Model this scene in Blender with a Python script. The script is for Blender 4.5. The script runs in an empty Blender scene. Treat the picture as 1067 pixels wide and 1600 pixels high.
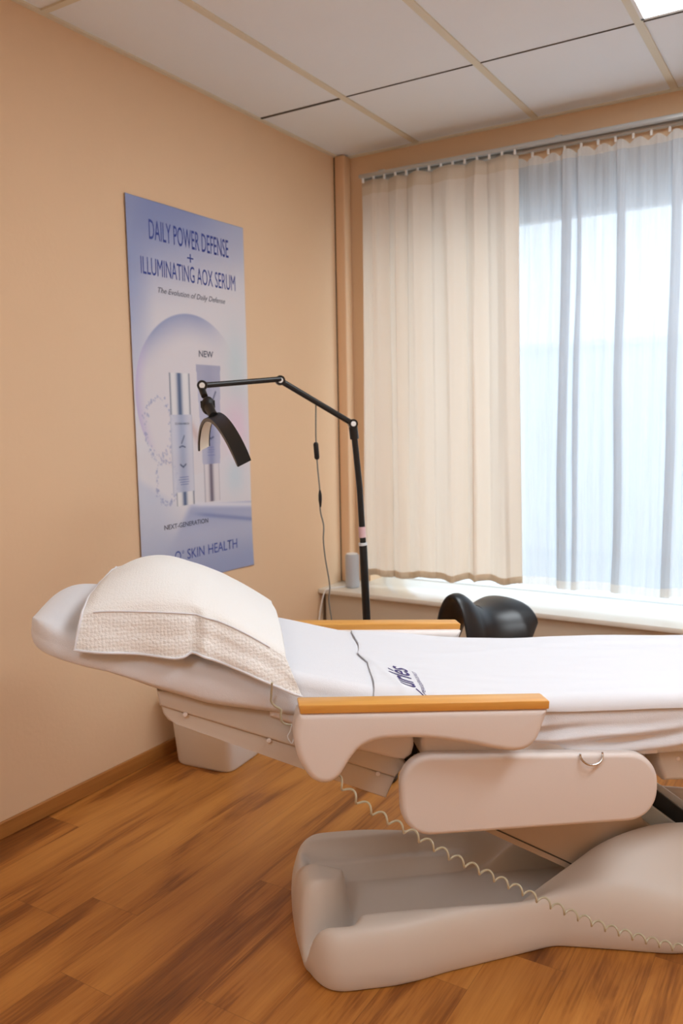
import bpy, bmesh, math, random
import numpy as np
from mathutils import Vector, Matrix, noise

random.seed(4)
S = bpy.context.scene
C = S.collection

# ------------------------------------------------------------------ camera, world, light, exposure
CAM = Vector((2.356, 0.0, 1.38))
cd = bpy.data.cameras.new('camera')
cam = bpy.data.objects.new('camera', cd); C.objects.link(cam)
RX, RY, RZ = ((0.8540478, -0.04424076, 0.51830985),
              (0.51989244, 0.10654342, -0.84756141),
              (-0.01772574, 0.99332334, 0.11399361))
cam.matrix_world = Matrix(((*RX, CAM.x), (*RY, CAM.y), (*RZ, CAM.z), (0, 0, 0, 1)))
cd.sensor_fit = 'VERTICAL'; cd.sensor_height = 36.0; cd.lens = 28.996
cd.clip_start = 0.05; cd.clip_end = 200
cd.dof.use_dof = True; cd.dof.focus_distance = 2.05; cd.dof.aperture_fstop = 3.6
S.camera = cam

PANEL_POWER = 14.2
SKY_POWER = 2.7
S.view_settings.view_transform = 'Standard'
S.view_settings.look = 'None'
S.view_settings.exposure = 0.11
S.view_settings.gamma = 1.0
S.view_settings.use_curve_mapping = False
wd = bpy.data.worlds.new('overcast_sky'); S.world = wd; wd.use_nodes = True
bgn = wd.node_tree.nodes['Background']
bgn.inputs[0].default_value = (0.78, 0.89, 1.0, 1); bgn.inputs[1].default_value = SKY_POWER

# ------------------------------------------------------------------ frames of reference
ANG = math.radians(39.3305)                  # the treatment chair's axis in the room
Uv = Vector((math.cos(ANG), math.sin(ANG), 0)); Vv = Vector((-math.sin(ANG), math.cos(ANG), 0))
CH = Vector((CAM.x, CAM.y, 0)) + 0.7 * Uv + 2.10 * Vv     # the chair's middle on the floor


# ------------------------------------------------------------------ materials
def s2l(c):
    return tuple((x / 12.92 if x <= 0.04045 else ((x + 0.055) / 1.055) ** 2.4) for x in c)


def rgb(r, g, b):
    return s2l((r / 255, g / 255, b / 255)) + (1,)


def mat(name, col, rough=0.6, bump=None, metal=0.0, spec=0.5, sheen=0.0, var=0.0, coat=0.0):
    m = bpy.data.materials.new(name); m.use_nodes = True
    nt = m.node_tree; n = nt.nodes; l = nt.links
    p = n['Principled BSDF']
    p.inputs['Base Color'].default_value = col
    p.inputs['Roughness'].default_value = rough
    p.inputs['Metallic'].default_value = metal
    p.inputs['Specular IOR Level'].default_value = spec
    p.inputs['Sheen Weight'].default_value = sheen
    p.inputs['Coat Weight'].default_value = coat
    tc = n.new('ShaderNodeTexCoord')
    if var:
        ns = n.new('ShaderNodeTexNoise'); ns.inputs['Scale'].default_value = 3.0; ns.inputs['Detail'].default_value = 4
        l.new(tc.outputs['Object'], ns.inputs['Vector'])
        mx = n.new('ShaderNodeMix'); mx.data_type = 'RGBA'
        mx.inputs[6].default_value = col
        mx.inputs[7].default_value = tuple(c * (1 - var) for c in col[:3]) + (1,)
        l.new(ns.outputs['Fac'], mx.inputs[0]); l.new(mx.outputs[2], p.inputs['Base Color'])
    if bump:
        prev = None
        for sc, st, dist in bump:
            ns = n.new('ShaderNodeTexNoise'); ns.inputs['Scale'].default_value = sc; ns.inputs['Detail'].default_value = 5
            l.new(tc.outputs['Object'], ns.inputs['Vector'])
            b = n.new('ShaderNodeBump'); b.inputs['Strength'].default_value = st; b.inputs['Distance'].default_value = dist
            l.new(ns.outputs['Fac'], b.inputs['Height'])
            if prev: l.new(prev.outputs[0], b.inputs['Normal'])
            prev = b
        l.new(prev.outputs[0], p.inputs['Normal'])
    return m


M = {}
M['wall'] = mat('peach_paint', rgb(237, 204, 168), 0.85, [(60, 0.15, 0.004), (6, 0.1, 0.01)], spec=0.2, var=0.05)
M['pipe'] = mat('peach_gloss_paint', rgb(232, 194, 156), 0.5, [(40, 0.1, 0.003)], spec=0.35)
M['tile'] = mat('mineral_tile', rgb(242, 247, 251), 0.9, [(180, 0.25, 0.002)], spec=0.1, var=0.04)
M['tbar'] = mat('cream_bar', rgb(226, 219, 198), 0.5)
M['gap'] = mat('shadow_gap', rgb(84, 80, 74), 0.9)
M['vinyl'] = mat('white_vinyl', rgb(236, 229, 226), 0.42, [(420, 0.12, 0.0012)], spec=0.45)
M['plastic'] = mat('beige_plastic', rgb(222, 213, 204), 0.42, [(500, 0.1, 0.0008)], spec=0.45)
M['tray'] = mat('tray_plastic', rgb(214, 205, 195), 0.4, [(500, 0.08, 0.0008)], spec=0.45)
M['cover'] = mat('lift_cover', rgb(200, 182, 164), 0.5)
M['greym'] = mat('grey_metal', rgb(205, 212, 212), 0.4)
M['lightm'] = mat('pale_metal', rgb(228, 233, 238), 0.35)
M['black'] = mat('matte_black', rgb(14, 14, 15), 0.55)
M['lampb'] = mat('lamp_black', rgb(20, 21, 22), 0.33, spec=0.5)
M['leather'] = mat('black_leather', rgb(20, 22, 26), 0.36, [(160, 0.08, 0.001)], spec=0.6)
M['chrome'] = mat('chrome', rgb(220, 220, 220), 0.15, metal=1.0)
M['sheet'] = mat('terry_sheet', rgb(232, 233, 239), 0.95, [(520, 0.45, 0.002), (90, 0.2, 0.003)], spec=0.1, sheen=0.3)
M['towel'] = mat('flat_towel', rgb(228, 229, 235), 0.95, [(700, 0.3, 0.0015), (25, 0.12, 0.006)], spec=0.1, sheen=0.2)
M['cord'] = mat('putty_cord', rgb(192, 183, 156), 0.35)
M['sill'] = mat('sill_board', rgb(232, 226, 214), 0.35, coat=0.2)
M['bench'] = mat('bench_panel', rgb(206, 190, 168), 0.6)
M['white'] = mat('white_plastic', rgb(243, 243, 242), 0.4)
M['device'] = mat('pale_grey_fabric', rgb(188, 190, 196), 0.8, [(600, 0.3, 0.001)])
M['label'] = mat('pink_label', rgb(226, 190, 196), 0.5)
M['ink'] = mat('violet_ink', rgb(72, 62, 118), 0.8)
M['inkg'] = mat('grey_violet_ink', rgb(110, 104, 140), 0.8)
M['pblue'] = mat('print_blue', rgb(56, 74, 158), 0.5)
M['pdark'] = mat('print_dark', rgb(60, 64, 90), 0.5)
M['alu'] = mat('track_aluminium', rgb(196, 200, 200), 0.35, metal=0.5)
M['trackd'] = mat('track_slot', rgb(120, 118, 112), 0.5)
M['frame'] = mat('window_frame', rgb(225, 226, 226), 0.4)
M['shut'] = mat('shutter_grey', rgb(128, 136, 146), 0.6)
M['facade'] = mat('pale_render', rgb(240, 243, 246), 0.9, var=0.06)
M['street'] = mat('pale_street', rgb(215, 220, 224), 0.9, var=0.1)
M['lampglass'] = mat('lamp_diffuser', rgb(232, 226, 212), 0.5)


def wood_mat(name, c1, c2, axis=0, scale=1.0, rough=0.35):
    m = bpy.data.materials.new(name); m.use_nodes = True
    nt = m.node_tree; n = nt.nodes; l = nt.links; p = n['Principled BSDF']
    tc = n.new('ShaderNodeTexCoord'); mp = n.new('ShaderNodeMapping')
    sc = [60 * scale, 60 * scale, 60 * scale]; sc[axis] = 3 * scale
    mp.inputs['Scale'].default_value = sc
    l.new(tc.outputs['Object'], mp.inputs['Vector'])
    ns = n.new('ShaderNodeTexNoise'); ns.inputs['Scale'].default_value = 1; ns.inputs['Detail'].default_value = 6
    l.new(mp.outputs[0], ns.inputs['Vector'])
    cr = n.new('ShaderNodeValToRGB'); cr.color_ramp.elements[0].position = 0.3; cr.color_ramp.elements[1].position = 0.7
    cr.color_ramp.elements[0].color = c1; cr.color_ramp.elements[1].color = c2
    l.new(ns.outputs['Fac'], cr.inputs[0]); l.new(cr.outputs[0], p.inputs['Base Color'])
    p.inputs['Roughness'].default_value = rough
    return m


M['beech'] = wood_mat('varnished_beech', rgb(216, 150, 66), rgb(232, 172, 88), 0)
M['skirt'] = wood_mat('oak_skirting', rgb(156, 98, 42), rgb(190, 128, 62), 1, 0.6, 0.5)


def floor_mat():
    m = bpy.data.materials.new('oak_planks'); m.use_nodes = True
    nt = m.node_tree; n = nt.nodes; l = nt.links; p = n['Principled BSDF']

    def math_(op, a, b=None):
        k = n.new('ShaderNodeMath'); k.operation = op
        for i, x in enumerate((a, b)):
            if x is None: continue
            if isinstance(x, (int, float)): k.inputs[i].default_value = x
            else: l.new(x, k.inputs[i])
        return k.outputs[0]
    tc = n.new('ShaderNodeTexCoord'); sp = n.new('ShaderNodeSeparateXYZ'); l.new(tc.outputs['Object'], sp.inputs[0])
    Xr, Y = sp.outputs[0], sp.outputs[1]
    X = math_('ADD', Xr, 0.014)
    W_, L_ = 0.183, 1.28
    col = math_('FLOOR', math_('DIVIDE', X, W_))
    wn = n.new('ShaderNodeTexWhiteNoise'); wn.noise_dimensions = '1D'; l.new(col, wn.inputs['W'])
    yy = math_('ADD', math_('DIVIDE', Y, L_), math_('MULTIPLY', wn.outputs['Value'], 1.0))
    row = math_('FLOOR', yy)
    cb = n.new('ShaderNodeCombineXYZ'); l.new(col, cb.inputs[0]); l.new(row, cb.inputs[1])
    w2 = n.new('ShaderNodeTexWhiteNoise'); w2.noise_dimensions = '2D'; l.new(cb.outputs[0], w2.inputs['Vector'])
    rnd = w2.outputs['Value']
    # grain coordinates: stretched along the plank, shifted per plank
    g = n.new('ShaderNodeCombineXYZ')
    l.new(math_('MULTIPLY', X, 10.0), g.inputs[0])
    l.new(math_('MULTIPLY', Y, 1.25), g.inputs[1])
    l.new(math_('MULTIPLY', rnd, 37.0), g.inputs[2])
    n1 = n.new('ShaderNodeTexNoise'); n1.inputs['Scale'].default_value = 1.0; n1.inputs['Detail'].default_value = 5
    n1.inputs['Distortion'].default_value = 0.8; l.new(g.outputs[0], n1.inputs['Vector'])
    g2 = n.new('ShaderNodeCombineXYZ')
    l.new(math_('MULTIPLY', X, 150.0), g2.inputs[0]); l.new(math_('MULTIPLY', Y, 6.0), g2.inputs[1]); l.new(math_('MULTIPLY', rnd, 91.0), g2.inputs[2])
    n2 = n.new('ShaderNodeTexNoise'); n2.inputs['Scale'].default_value = 1.0; n2.inputs['Detail'].default_value = 4
    l.new(g2.outputs[0], n2.inputs['Vector'])
    # growth rings contours around the dark knots
    rings = math_('SINE', math_('MULTIPLY', n1.outputs['Fac'], 130.0))
    cr = n.new('ShaderNodeValToRGB'); e = cr.color_ramp.elements
    e[0].position = 0.22; e[0].color = rgb(104, 56, 20)
    e[1].position = 0.70; e[1].color = rgb(202, 136, 64)
    k = cr.color_ramp.elements.new(0.40); k.color = rgb(150, 90, 36)
    k = cr.color_ramp.elements.new(0.50); k.color = rgb(182, 116, 50)
    f = math_('ADD', n1.outputs['Fac'], math_('MULTIPLY', math_('SUBTRACT', n2.outputs['Fac'], 0.5), 0.34))
    f = math_('ADD', f, math_('MULTIPLY', rings, 0.008))
    f = math_('ADD', f, math_('MULTIPLY', math_('SUBTRACT', rnd, 0.5), 0.10))
    l.new(f, cr.inputs[0])
    g3 = n.new('ShaderNodeCombineXYZ')
    l.new(math_('MULTIPLY', X, 5.0), g3.inputs[0]); l.new(math_('MULTIPLY', Y, 2.0), g3.inputs[1]); l.new(math_('MULTIPLY', rnd, 13.0), g3.inputs[2])
    vo = n.new('ShaderNodeTexVoronoi'); vo.inputs['Scale'].default_value = 1.0; l.new(g3.outputs[0], vo.inputs['Vector'])
    kn = math_('MULTIPLY', math_('LESS_THAN', vo.outputs['Distance'], 0.9), math_('MAXIMUM', math_('SUBTRACT', 0.16, vo.outputs['Distance']), 0.0))
    f = math_('SUBTRACT', f, math_('MULTIPLY', kn, 1.5))
    cr2 = cr; l.new(f, cr.inputs[0])
    # joints
    fx = math_('FRACT', math_('DIVIDE', X, W_)); fy = math_('FRACT', yy)
    jx = math_('LESS_THAN', math_('MINIMUM', fx, math_('SUBTRACT', 1.0, fx)), 0.006)
    jy = math_('LESS_THAN', math_('MINIMUM', fy, math_('SUBTRACT', 1.0, fy)), 0.0009)
    j = math_('MAXIMUM', jx, jy)
    mx = n.new('ShaderNodeMix'); mx.data_type = 'RGBA'; mx.inputs[7].default_value = rgb(110, 70, 34)
    l.new(math_('MULTIPLY', j, 0.35), mx.inputs[0]); l.new(cr.outputs[0], mx.inputs[6]); l.new(mx.outputs[2], p.inputs['Base Color'])
    p.inputs['Roughness'].default_value = 0.42
    b = n.new('ShaderNodeBump'); b.inputs['Strength'].default_value = 0.12; b.inputs['Distance'].default_value = 0.002
    l.new(math_('SUBTRACT', n2.outputs['Fac'], j), b.inputs['Height']); l.new(b.outputs[0], p.inputs['Normal'])
    return m


M['floor'] = floor_mat()


def cloth_mat(name, col, transl, transp, weave=900):
    m = bpy.data.materials.new(name); m.use_nodes = True
    nt = m.node_tree; n = nt.nodes; l = nt.links
    n.remove(n['Principled BSDF']); out = n['Material Output']
    d = n.new('ShaderNodeBsdfDiffuse'); t = n.new('ShaderNodeBsdfTranslucent')
    d.inputs[0].default_value = col; t.inputs[0].default_value = col
    mx = n.new('ShaderNodeMixShader'); mx.inputs[0].default_value = transl
    l.new(d.outputs[0], mx.inputs[1]); l.new(t.outputs[0], mx.inputs[2])
    tc = n.new('ShaderNodeTexCoord'); mp = n.new('ShaderNodeMapping'); mp.inputs['Scale'].default_value = (70, 70, 3)
    ns = n.new('ShaderNodeTexNoise'); ns.inputs['Scale'].default_value = 1; ns.inputs['Detail'].default_value = 3
    l.new(tc.outputs['Object'], mp.inputs[0]); l.new(mp.outputs[0], ns.inputs['Vector'])
    b = n.new('ShaderNodeBump'); b.inputs['Strength'].default_value = 0.15; b.inputs['Distance'].default_value = 0.003
    l.new(ns.outputs['Fac'], b.inputs['Height']); l.new(b.outputs[0], d.inputs['Normal']); l.new(b.outputs[0], t.inputs['Normal'])
    last = mx
    if transp:
        tr = n.new('ShaderNodeBsdfTransparent'); m2 = n.new('ShaderNodeMixShader')
        k = n.new('ShaderNodeMath'); k.operation = 'MULTIPLY_ADD'; k.inputs[1].default_value = 0.25; k.inputs[2].default_value = transp - 0.125
        l.new(ns.outputs['Fac'], k.inputs[0]); l.new(k.outputs[0], m2.inputs[0])
        l.new(mx.outputs[0], m2.inputs[1]); l.new(tr.outputs[0], m2.inputs[2]); last = m2
    l.new(last.outputs[0], out.inputs[0])
    return m


M['curtain'] = cloth_mat('cream_curtain_cloth', rgb(248, 239, 229), 0.62, 0)
M['hemc'] = cloth_mat('cream_curtain_hem', rgb(232, 212, 188), 0.25, 0)
M['sheer'] = cloth_mat('sheer_curtain_cloth', rgb(226, 233, 240), 0.32, 0.19)
M['sheerh'] = cloth_mat('sheer_header_cloth', rgb(244, 243, 241), 0.40, 0.06)
M['curtainh'] = cloth_mat('cream_curtain_header', rgb(240, 228, 212), 0.45, 0)


def glass_mat():
    m = bpy.data.materials.new('window_glass'); m.use_nodes = True
    n = m.node_tree.nodes; l = m.node_tree.links; n.remove(n['Principled BSDF'])
    t = n.new('ShaderNodeBsdfTransparent'); t.inputs[0].default_value = (0.96, 0.98, 0.98, 1)
    g = n.new('ShaderNodeBsdfGlossy'); g.inputs['Roughness'].default_value = 0.02
    x = n.new('ShaderNodeMixShader'); x.inputs[0].default_value = 0.06
    l.new(t.outputs[0], x.inputs[1]); l.new(g.outputs[0], x.inputs[2]); l.new(x.outputs[0], n['Material Output'].inputs[0])
    return m


M['glass'] = glass_mat()


def emit_mat(name, col, st):
    m = bpy.data.materials.new(name); m.use_nodes = True
    n = m.node_tree.nodes; n.remove(n['Principled BSDF'])
    e = n.new('ShaderNodeEmission'); e.inputs[0].default_value = col; e.inputs[1].default_value = st
    m.node_tree.links.new(e.outputs[0], n['Material Output'].inputs[0])
    return m


M['panel'] = emit_mat('lit_panel', (0.89, 0.955, 1.0, 1), PANEL_POWER)


def terry_mat():
    m = mat('looped_terry', rgb(249, 248, 246), 0.95, None, spec=0.1, sheen=0.4)
    n = m.node_tree.nodes; l = m.node_tree.links; p = n['Principled BSDF']
    tc = n.new('ShaderNodeTexCoord')
    at = n.new('ShaderNodeAttribute'); at.attribute_name = 'band'
    v = n.new('ShaderNodeTexVoronoi'); v.inputs['Scale'].default_value = 130; v.feature = 'F1'; v.inputs['Randomness'].default_value = 0.45
    l.new(tc.outputs['Object'], v.inputs['Vector'])
    mu = n.new('ShaderNodeMath'); mu.operation = 'MULTIPLY'; l.new(v.outputs['Distance'], mu.inputs[0]); l.new(at.outputs['Fac'], mu.inputs[1])
    b1 = n.new('ShaderNodeBump'); b1.inputs['Strength'].default_value = 0.5; b1.inputs['Distance'].default_value = 0.005; b1.invert = True
    l.new(mu.outputs[0], b1.inputs['Height'])
    ns = n.new('ShaderNodeTexNoise'); ns.inputs['Scale'].default_value = 380; ns.inputs['Detail'].default_value = 5
    l.new(tc.outputs['Object'], ns.inputs['Vector'])
    b2 = n.new('ShaderNodeBump'); b2.inputs['Strength'].default_value = 0.7; b2.inputs['Distance'].default_value = 0.003
    l.new(ns.outputs['Fac'], b2.inputs['Height']); l.new(b1.outputs[0], b2.inputs['Normal']); l.new(b2.outputs[0], p.inputs['Normal'])
    return m


M['terry'] = terry_mat()


# ------------------------------------------------------------------ mesh helpers
def tag(o, label, cat, group=None):
    o['label'] = label; o['category'] = cat
    if group: o['group'] = group
    return o


def empty(name, loc=(0, 0, 0), rz=0.0, label=None, cat=None, group=None):
    o = bpy.data.objects.new(name, None); C.objects.link(o)
    o.location = loc; o.rotation_euler = (0, 0, rz); o.empty_display_size = 0.1
    if label: tag(o, label, cat, group)
    return o


def link(name, me, m, parent=None, loc=None, rz=None):
    o = bpy.data.objects.new(name, me); C.objects.link(o)
    for k in (m if isinstance(m, (list, tuple)) else [m]): me.materials.append(k)
    if parent: o.parent = parent
    if loc is not None: o.location = loc
    if rz is not None: o.rotation_euler = (0, 0, rz)
    return o


def from_pd(name, vs, fs, m, parent=None, smooth=True, **kw):
    me = bpy.data.meshes.new(name); me.from_pydata([tuple(v) for v in vs], [], fs); me.update()
    if smooth: me.polygons.foreach_set('use_smooth', [True] * len(me.polygons))
    return link(name, me, m, parent, **kw)


def from_bm(name, bm, m, parent=None, smooth=True, **kw):
    bmesh.ops.recalc_face_normals(bm, faces=bm.faces)
    me = bpy.data.meshes.new(name); bm.to_mesh(me); bm.free()
    if smooth:
        me.polygons.foreach_set('use_smooth', [True] * len(me.polygons))
        me.update()
        try: me.set_sharp_from_angle(angle=math.radians(38))
        except Exception: pass
    return link(name, me, m, parent, **kw)


def add_box(bm, x0, x1, y0, y1, z0, z1, bev=0.0, seg=2):
    r = bmesh.ops.create_cube(bm, size=1.0)
    vs = r['verts']
    for v in vs:
        v.co = Vector((x0 + (v.co.x + .5) * (x1 - x0), y0 + (v.co.y + .5) * (y1 - y0), z0 + (v.co.z + .5) * (z1 - z0)))
    if bev:
        es = list({e for v in vs for e in v.link_edges})
        bmesh.ops.bevel(bm, geom=es, offset=bev, segments=seg, affect='EDGES', profile=0.5)


def box(name, x0, x1, y0, y1, z0, z1, m, parent=None, bev=0.0, seg=2, **kw):
    bm = bmesh.new(); add_box(bm, x0, x1, y0, y1, z0, z1, bev, seg)
    return from_bm(name, bm, m, parent, **kw)


def prism(name, prof, y0, y1, m, parent=None, bev=0.0, seg=3, **kw):
    bm = bmesh.new()
    a = [bm.verts.new((x, y0, z)) for x, z in prof]
    b = [bm.verts.new((x, y1, z)) for x, z in prof]
    f1 = bm.faces.new(a); f2 = bm.faces.new(b[::-1]); n = len(a)
    for i in range(n): bm.faces.new((a[(i + 1) % n], a[i], b[i], b[(i + 1) % n]))
    if bev:
        es = list(f1.edges) + list(f2.edges)
        bmesh.ops.bevel(bm, geom=es, offset=bev, segments=seg, affect='EDGES', profile=0.5)
    return from_bm(name, bm, m, parent, **kw)


def spline(pts, n=8, closed=False):
    P = [Vector(p) for p in pts]; N = len(P); out = []
    rng = range(N) if closed else range(N - 1)
    for i in rng:
        if closed: a, b, c, d = P[i - 1], P[i], P[(i + 1) % N], P[(i + 2) % N]
        else: a, b, c, d = P[max(i - 1, 0)], P[i], P[i + 1], P[min(i + 2, N - 1)]
        for k in range(n):
            t = k / n
            out.append(0.5 * ((2 * b) + (c - a) * t + (2 * a - 5 * b + 4 * c - d) * t * t + (3 * b - a - 3 * c + d) * t ** 3))
    if not closed: out.append(P[-1])
    return out


def pad(name, prof, y0, y1, r, m, parent=None, N=220, steps=7, **kw):
    """upholstered slab: closed outline in x-z, rounded over to both faces"""
    P = np.array(prof, float)
    if (P[0] == P[-1]).all(): P = P[:-1]
    cl_ = np.vstack([P, P[:1]]); seg = np.hypot(*np.diff(cl_, axis=0).T); cum = np.concatenate([[0], np.cumsum(seg)])
    q = np.linspace(0, cum[-1], N, endpoint=False)
    P = np.stack([np.interp(q, cum, cl_[:, 0]), np.interp(q, cum, cl_[:, 1])], 1)
    area = .5 * np.sum(P[:, 0] * np.roll(P[:, 1], -1) - np.roll(P[:, 0], -1) * P[:, 1])
    if area < 0: P = P[::-1]
    T = np.roll(P, -1, 0) - np.roll(P, 1, 0); T /= np.hypot(*T.T)[:, None]
    Nn = np.stack([-T[:, 1], T[:, 0]], 1)
    for _ in range(4): Nn = (np.roll(Nn, 1, 0) + 2 * Nn + np.roll(Nn, -1, 0)) / 4
    def off(d):
        Q = P + Nn * d
        for _ in range(int(d * 350)): Q = (np.roll(Q, 1, 0) + 2 * Q + np.roll(Q, -1, 0)) / 4
        return Q
    rings = []
    for k in range(steps + 1):
        a = math.pi / 2 * k / steps; Q = off(r * (1 - math.sin(a)))
        rings.append([(x, y0 + r * (1 - math.cos(a)), z) for x, z in Q])
    for k in range(steps, -1, -1):
        a = math.pi / 2 * k / steps; Q = off(r * (1 - math.sin(a)))
        rings.append([(x, y1 - r * (1 - math.cos(a)), z) for x, z in Q])
    bm = bmesh.new(); R_ = [[bm.verts.new(v) for v in g] for g in rings]; n = N
    for a, b in zip(R_, R_[1:]):
        for k in range(n): bm.faces.new((a[k], a[(k + 1) % n], b[(k + 1) % n], b[k]))
    bm.faces.new(R_[0][::-1]); bm.faces.new(R_[-1])
    return from_bm(name, bm, m, parent, **kw)


def round_poly(cs, n=10):
    """polygon with rounded corners; cs = (x, z, radius) in order"""
    out = []; N = len(cs)
    for i in range(N):
        p = Vector(cs[i][:2]); a = Vector(cs[i - 1][:2]) - p; b = Vector(cs[(i + 1) % N][:2]) - p; r = cs[i][2]
        a.normalize(); b.normalize(); ang = a.angle(b); d = r / math.tan(ang / 2)
        c = p + (a + b).normalized() * (r / math.sin(ang / 2)); s0 = p + a * d - c; s1 = p + b * d - c
        for k in range(n + 1):
            t = k / n; w = s0.angle(s1)
            v = (s0 * math.sin((1 - t) * w) + s1 * math.sin(t * w)) / math.sin(w); out.append((c.x + v.x, c.y + v.y))
    return out


def spline2(pts, n=6):
    return [(p.x, p.y) for p in spline([(x, y, 0) for x, y in pts], n, True)]


def add_tube(bm, pts, r, n=10, closed=False):
    P = [Vector(p) for p in pts]; N = len(P)
    t0 = (P[1] - P[0]).normalized()
    up = Vector((0, 0, 1)) if abs(t0.z) < 0.9 else Vector((1, 0, 0))
    nn = t0.cross(up).normalized(); rings = []
    for i in range(N):
        if closed: t = (P[(i + 1) % N] - P[i - 1]).normalized()
        else: t = (P[min(i + 1, N - 1)] - P[max(i - 1, 0)]).normalized()
        nn = (nn - t * nn.dot(t)).normalized(); bb = t.cross(nn)
        rr = r[i] if isinstance(r, (list, tuple)) else r
        rings.append([bm.verts.new(P[i] + (nn * math.cos(2 * math.pi * k / n) + bb * math.sin(2 * math.pi * k / n)) * rr) for k in range(n)])
    for i in range(N if closed else N - 1):
        a, b = rings[i], rings[(i + 1) % N]
        for k in range(n): bm.faces.new((a[k], a[(k + 1) % n], b[(k + 1) % n], b[k]))
    if not closed:
        bm.faces.new(rings[0][::-1]); bm.faces.new(rings[-1])


def tube(name, pts, r, m, parent=None, n=10, closed=False, **kw):
    bm = bmesh.new(); add_tube(bm, pts, r, n, closed)
    return from_bm(name, bm, m, parent, **kw)


def add_lathe(bm, prof, n=32, c=(0, 0)):
    rings = []
    for r, z in prof:
        rings.append([bm.verts.new((c[0] + r * math.cos(2 * math.pi * k / n), c[1] + r * math.sin(2 * math.pi * k / n), z)) for k in range(n)])
    for a, b in zip(rings, rings[1:]):
        for k in range(n): bm.faces.new((a[k], a[(k + 1) % n], b[(k + 1) % n], b[k]))
    bm.faces.new(rings[0][::-1]); bm.faces.new(rings[-1])


def lathe(name, prof, m, parent=None, n=32, c=(0, 0), **kw):
    bm = bmesh.new(); add_lathe(bm, prof, n, c)
    return from_bm(name, bm, m, parent, **kw)


def grid(name, nx, ny, fn, m, parent=None, solid=0.0, mats=None, attr=None, **kw):
    vs = [fn(i / (nx - 1), j / (ny - 1)) for i in range(nx) for j in range(ny)]
    fs = [(i * ny + j, (i + 1) * ny + j, (i + 1) * ny + j + 1, i * ny + j + 1) for i in range(nx - 1) for j in range(ny - 1)]
    o = from_pd(name, vs, fs, m, parent, **kw)
    if mats:
        for k, p in enumerate(o.data.polygons):
            p.material_index = mats(k // (ny - 1) / (nx - 1), k % (ny - 1) / (ny - 1))
    if attr:
        a = o.data.attributes.new(attr[0], 'FLOAT', 'POINT')
        a.data.foreach_set('value', [attr[1](i / (nx - 1), j / (ny - 1)) for i in range(nx) for j in range(ny)])
    if solid:
        md = o.modifiers.new('thickness', 'SOLIDIFY'); md.thickness = solid; md.offset = -1
    return o


def ip(x, pts):
    xs = [p[0] for p in pts]; ys = [p[1] for p in pts]
    return float(np.interp(x, xs, ys))


def sip(x, pts):
    """smooth (monotone-ish cubic) interpolation through points"""
    if x <= pts[0][0]: return pts[0][1]
    if x >= pts[-1][0]: return pts[-1][1]
    for i in range(len(pts) - 1):
        if pts[i][0] <= x <= pts[i + 1][0]:
            x0, y0 = pts[i]; x1, y1 = pts[i + 1]; h = x1 - x0; t = (x - x0) / h
            m0 = (y1 - pts[i - 1][1]) / (x1 - pts[i - 1][0]) if i > 0 else (y1 - y0) / h
            m1 = (pts[i + 2][1] - y0) / (pts[i + 2][0] - x0) if i + 2 < len(pts) else (y1 - y0) / h
            return (2 * t**3 - 3 * t**2 + 1) * y0 + (t**3 - 2 * t**2 + t) * h * m0 + (-2 * t**3 + 3 * t**2) * y1 + (t**3 - t**2) * h * m1


def ss(a, b, x):
    t = min(max((x - a) / (b - a), 0), 1); return t * t * (3 - 2 * t)


def nz(x, y, z=0.0):
    return noise.noise(Vector((x, y, z)))


def text_mesh(txt, o, ex, ey, w, h, shear=0.0, thick=0.0, off=0.0004):
    """lettering fitted in a w x h box whose lower-left corner is o, ex/ey being its reading and up directions"""
    cu = bpy.data.curves.new('lettering', 'FONT'); cu.body = txt; cu.size = 1.0; cu.resolution_u = 3; cu.shear = shear; cu.offset = thick
    ob = bpy.data.objects.new('lettering', cu); C.objects.link(ob)
    bpy.context.view_layer.update()
    me = bpy.data.meshes.new_from_object(ob)
    bpy.data.objects.remove(ob)
    co = np.array([v.co[:] for v in me.vertices]); mn = co.min(0); mxx = co.max(0)
    sx = w / (mxx[0] - mn[0]); sy = h / (mxx[1] - mn[1])
    o = Vector(o); ex = Vector(ex).normalized(); ey = Vector(ey).normalized(); nn = ex.cross(ey)
    for v in me.vertices:
        v.co = o + ex * ((v.co.x - mn[0]) * sx) + ey * ((v.co.y - mn[1]) * sy) + nn * off
    return me


# ------------------------------------------------------------------ room shell
def struct(o):
    o['kind'] = 'structure'; return o


WX, WY, WH = 4.4, 3.90, 2.735
struct(box('floor', -0.15, WX + .15, -2.35, 4.3, -0.1, 0.0, M['floor'], smooth=False))
struct(box('ceiling', -0.15, WX + .15, -2.35, 4.3, WH + 0.004, WH + 0.1, M['tile'], smooth=False))
struct(box('wall_left', -0.15, 0.0, -2.35, 4.3, 0, WH + .004, M['wall'], smooth=False))
struct(box('wall_right', WX, WX + .15, -2.35, 4.3, 0, WH + .004, M['wall'], smooth=False))
struct(box('wall_back', 0, WX, -2.35, -2.2, 0, WH + .004, M['wall'], smooth=False))
bm = bmesh.new()
add_box(bm, 0, 0.15, WY, 4.3, 0, WH + .004)
add_box(bm, 2.9, WX, WY, 4.3, 0, WH + .004)
add_box(bm, 0.15, 2.9, WY, 3.95, 2.535, WH + .004)
add_box(bm, 0.15, 2.9, 4.052, 4.3, 0, 0.44)
struct(from_bm('wall_window', bm, M['wall'], smooth=False))
# corner pipe casing beside the window
bm = bmesh.new(); add_box(bm, 0.006, 0.066, 3.83, 3.90, 0.48, WH, 0.008, 3)
struct(from_bm('trim_1', bm, M['pipe']))
struct(box('trim_2', 0.0, 0.006, 3.835, 3.90, 0.48, WH, M['gap'], smooth=False))
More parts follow.
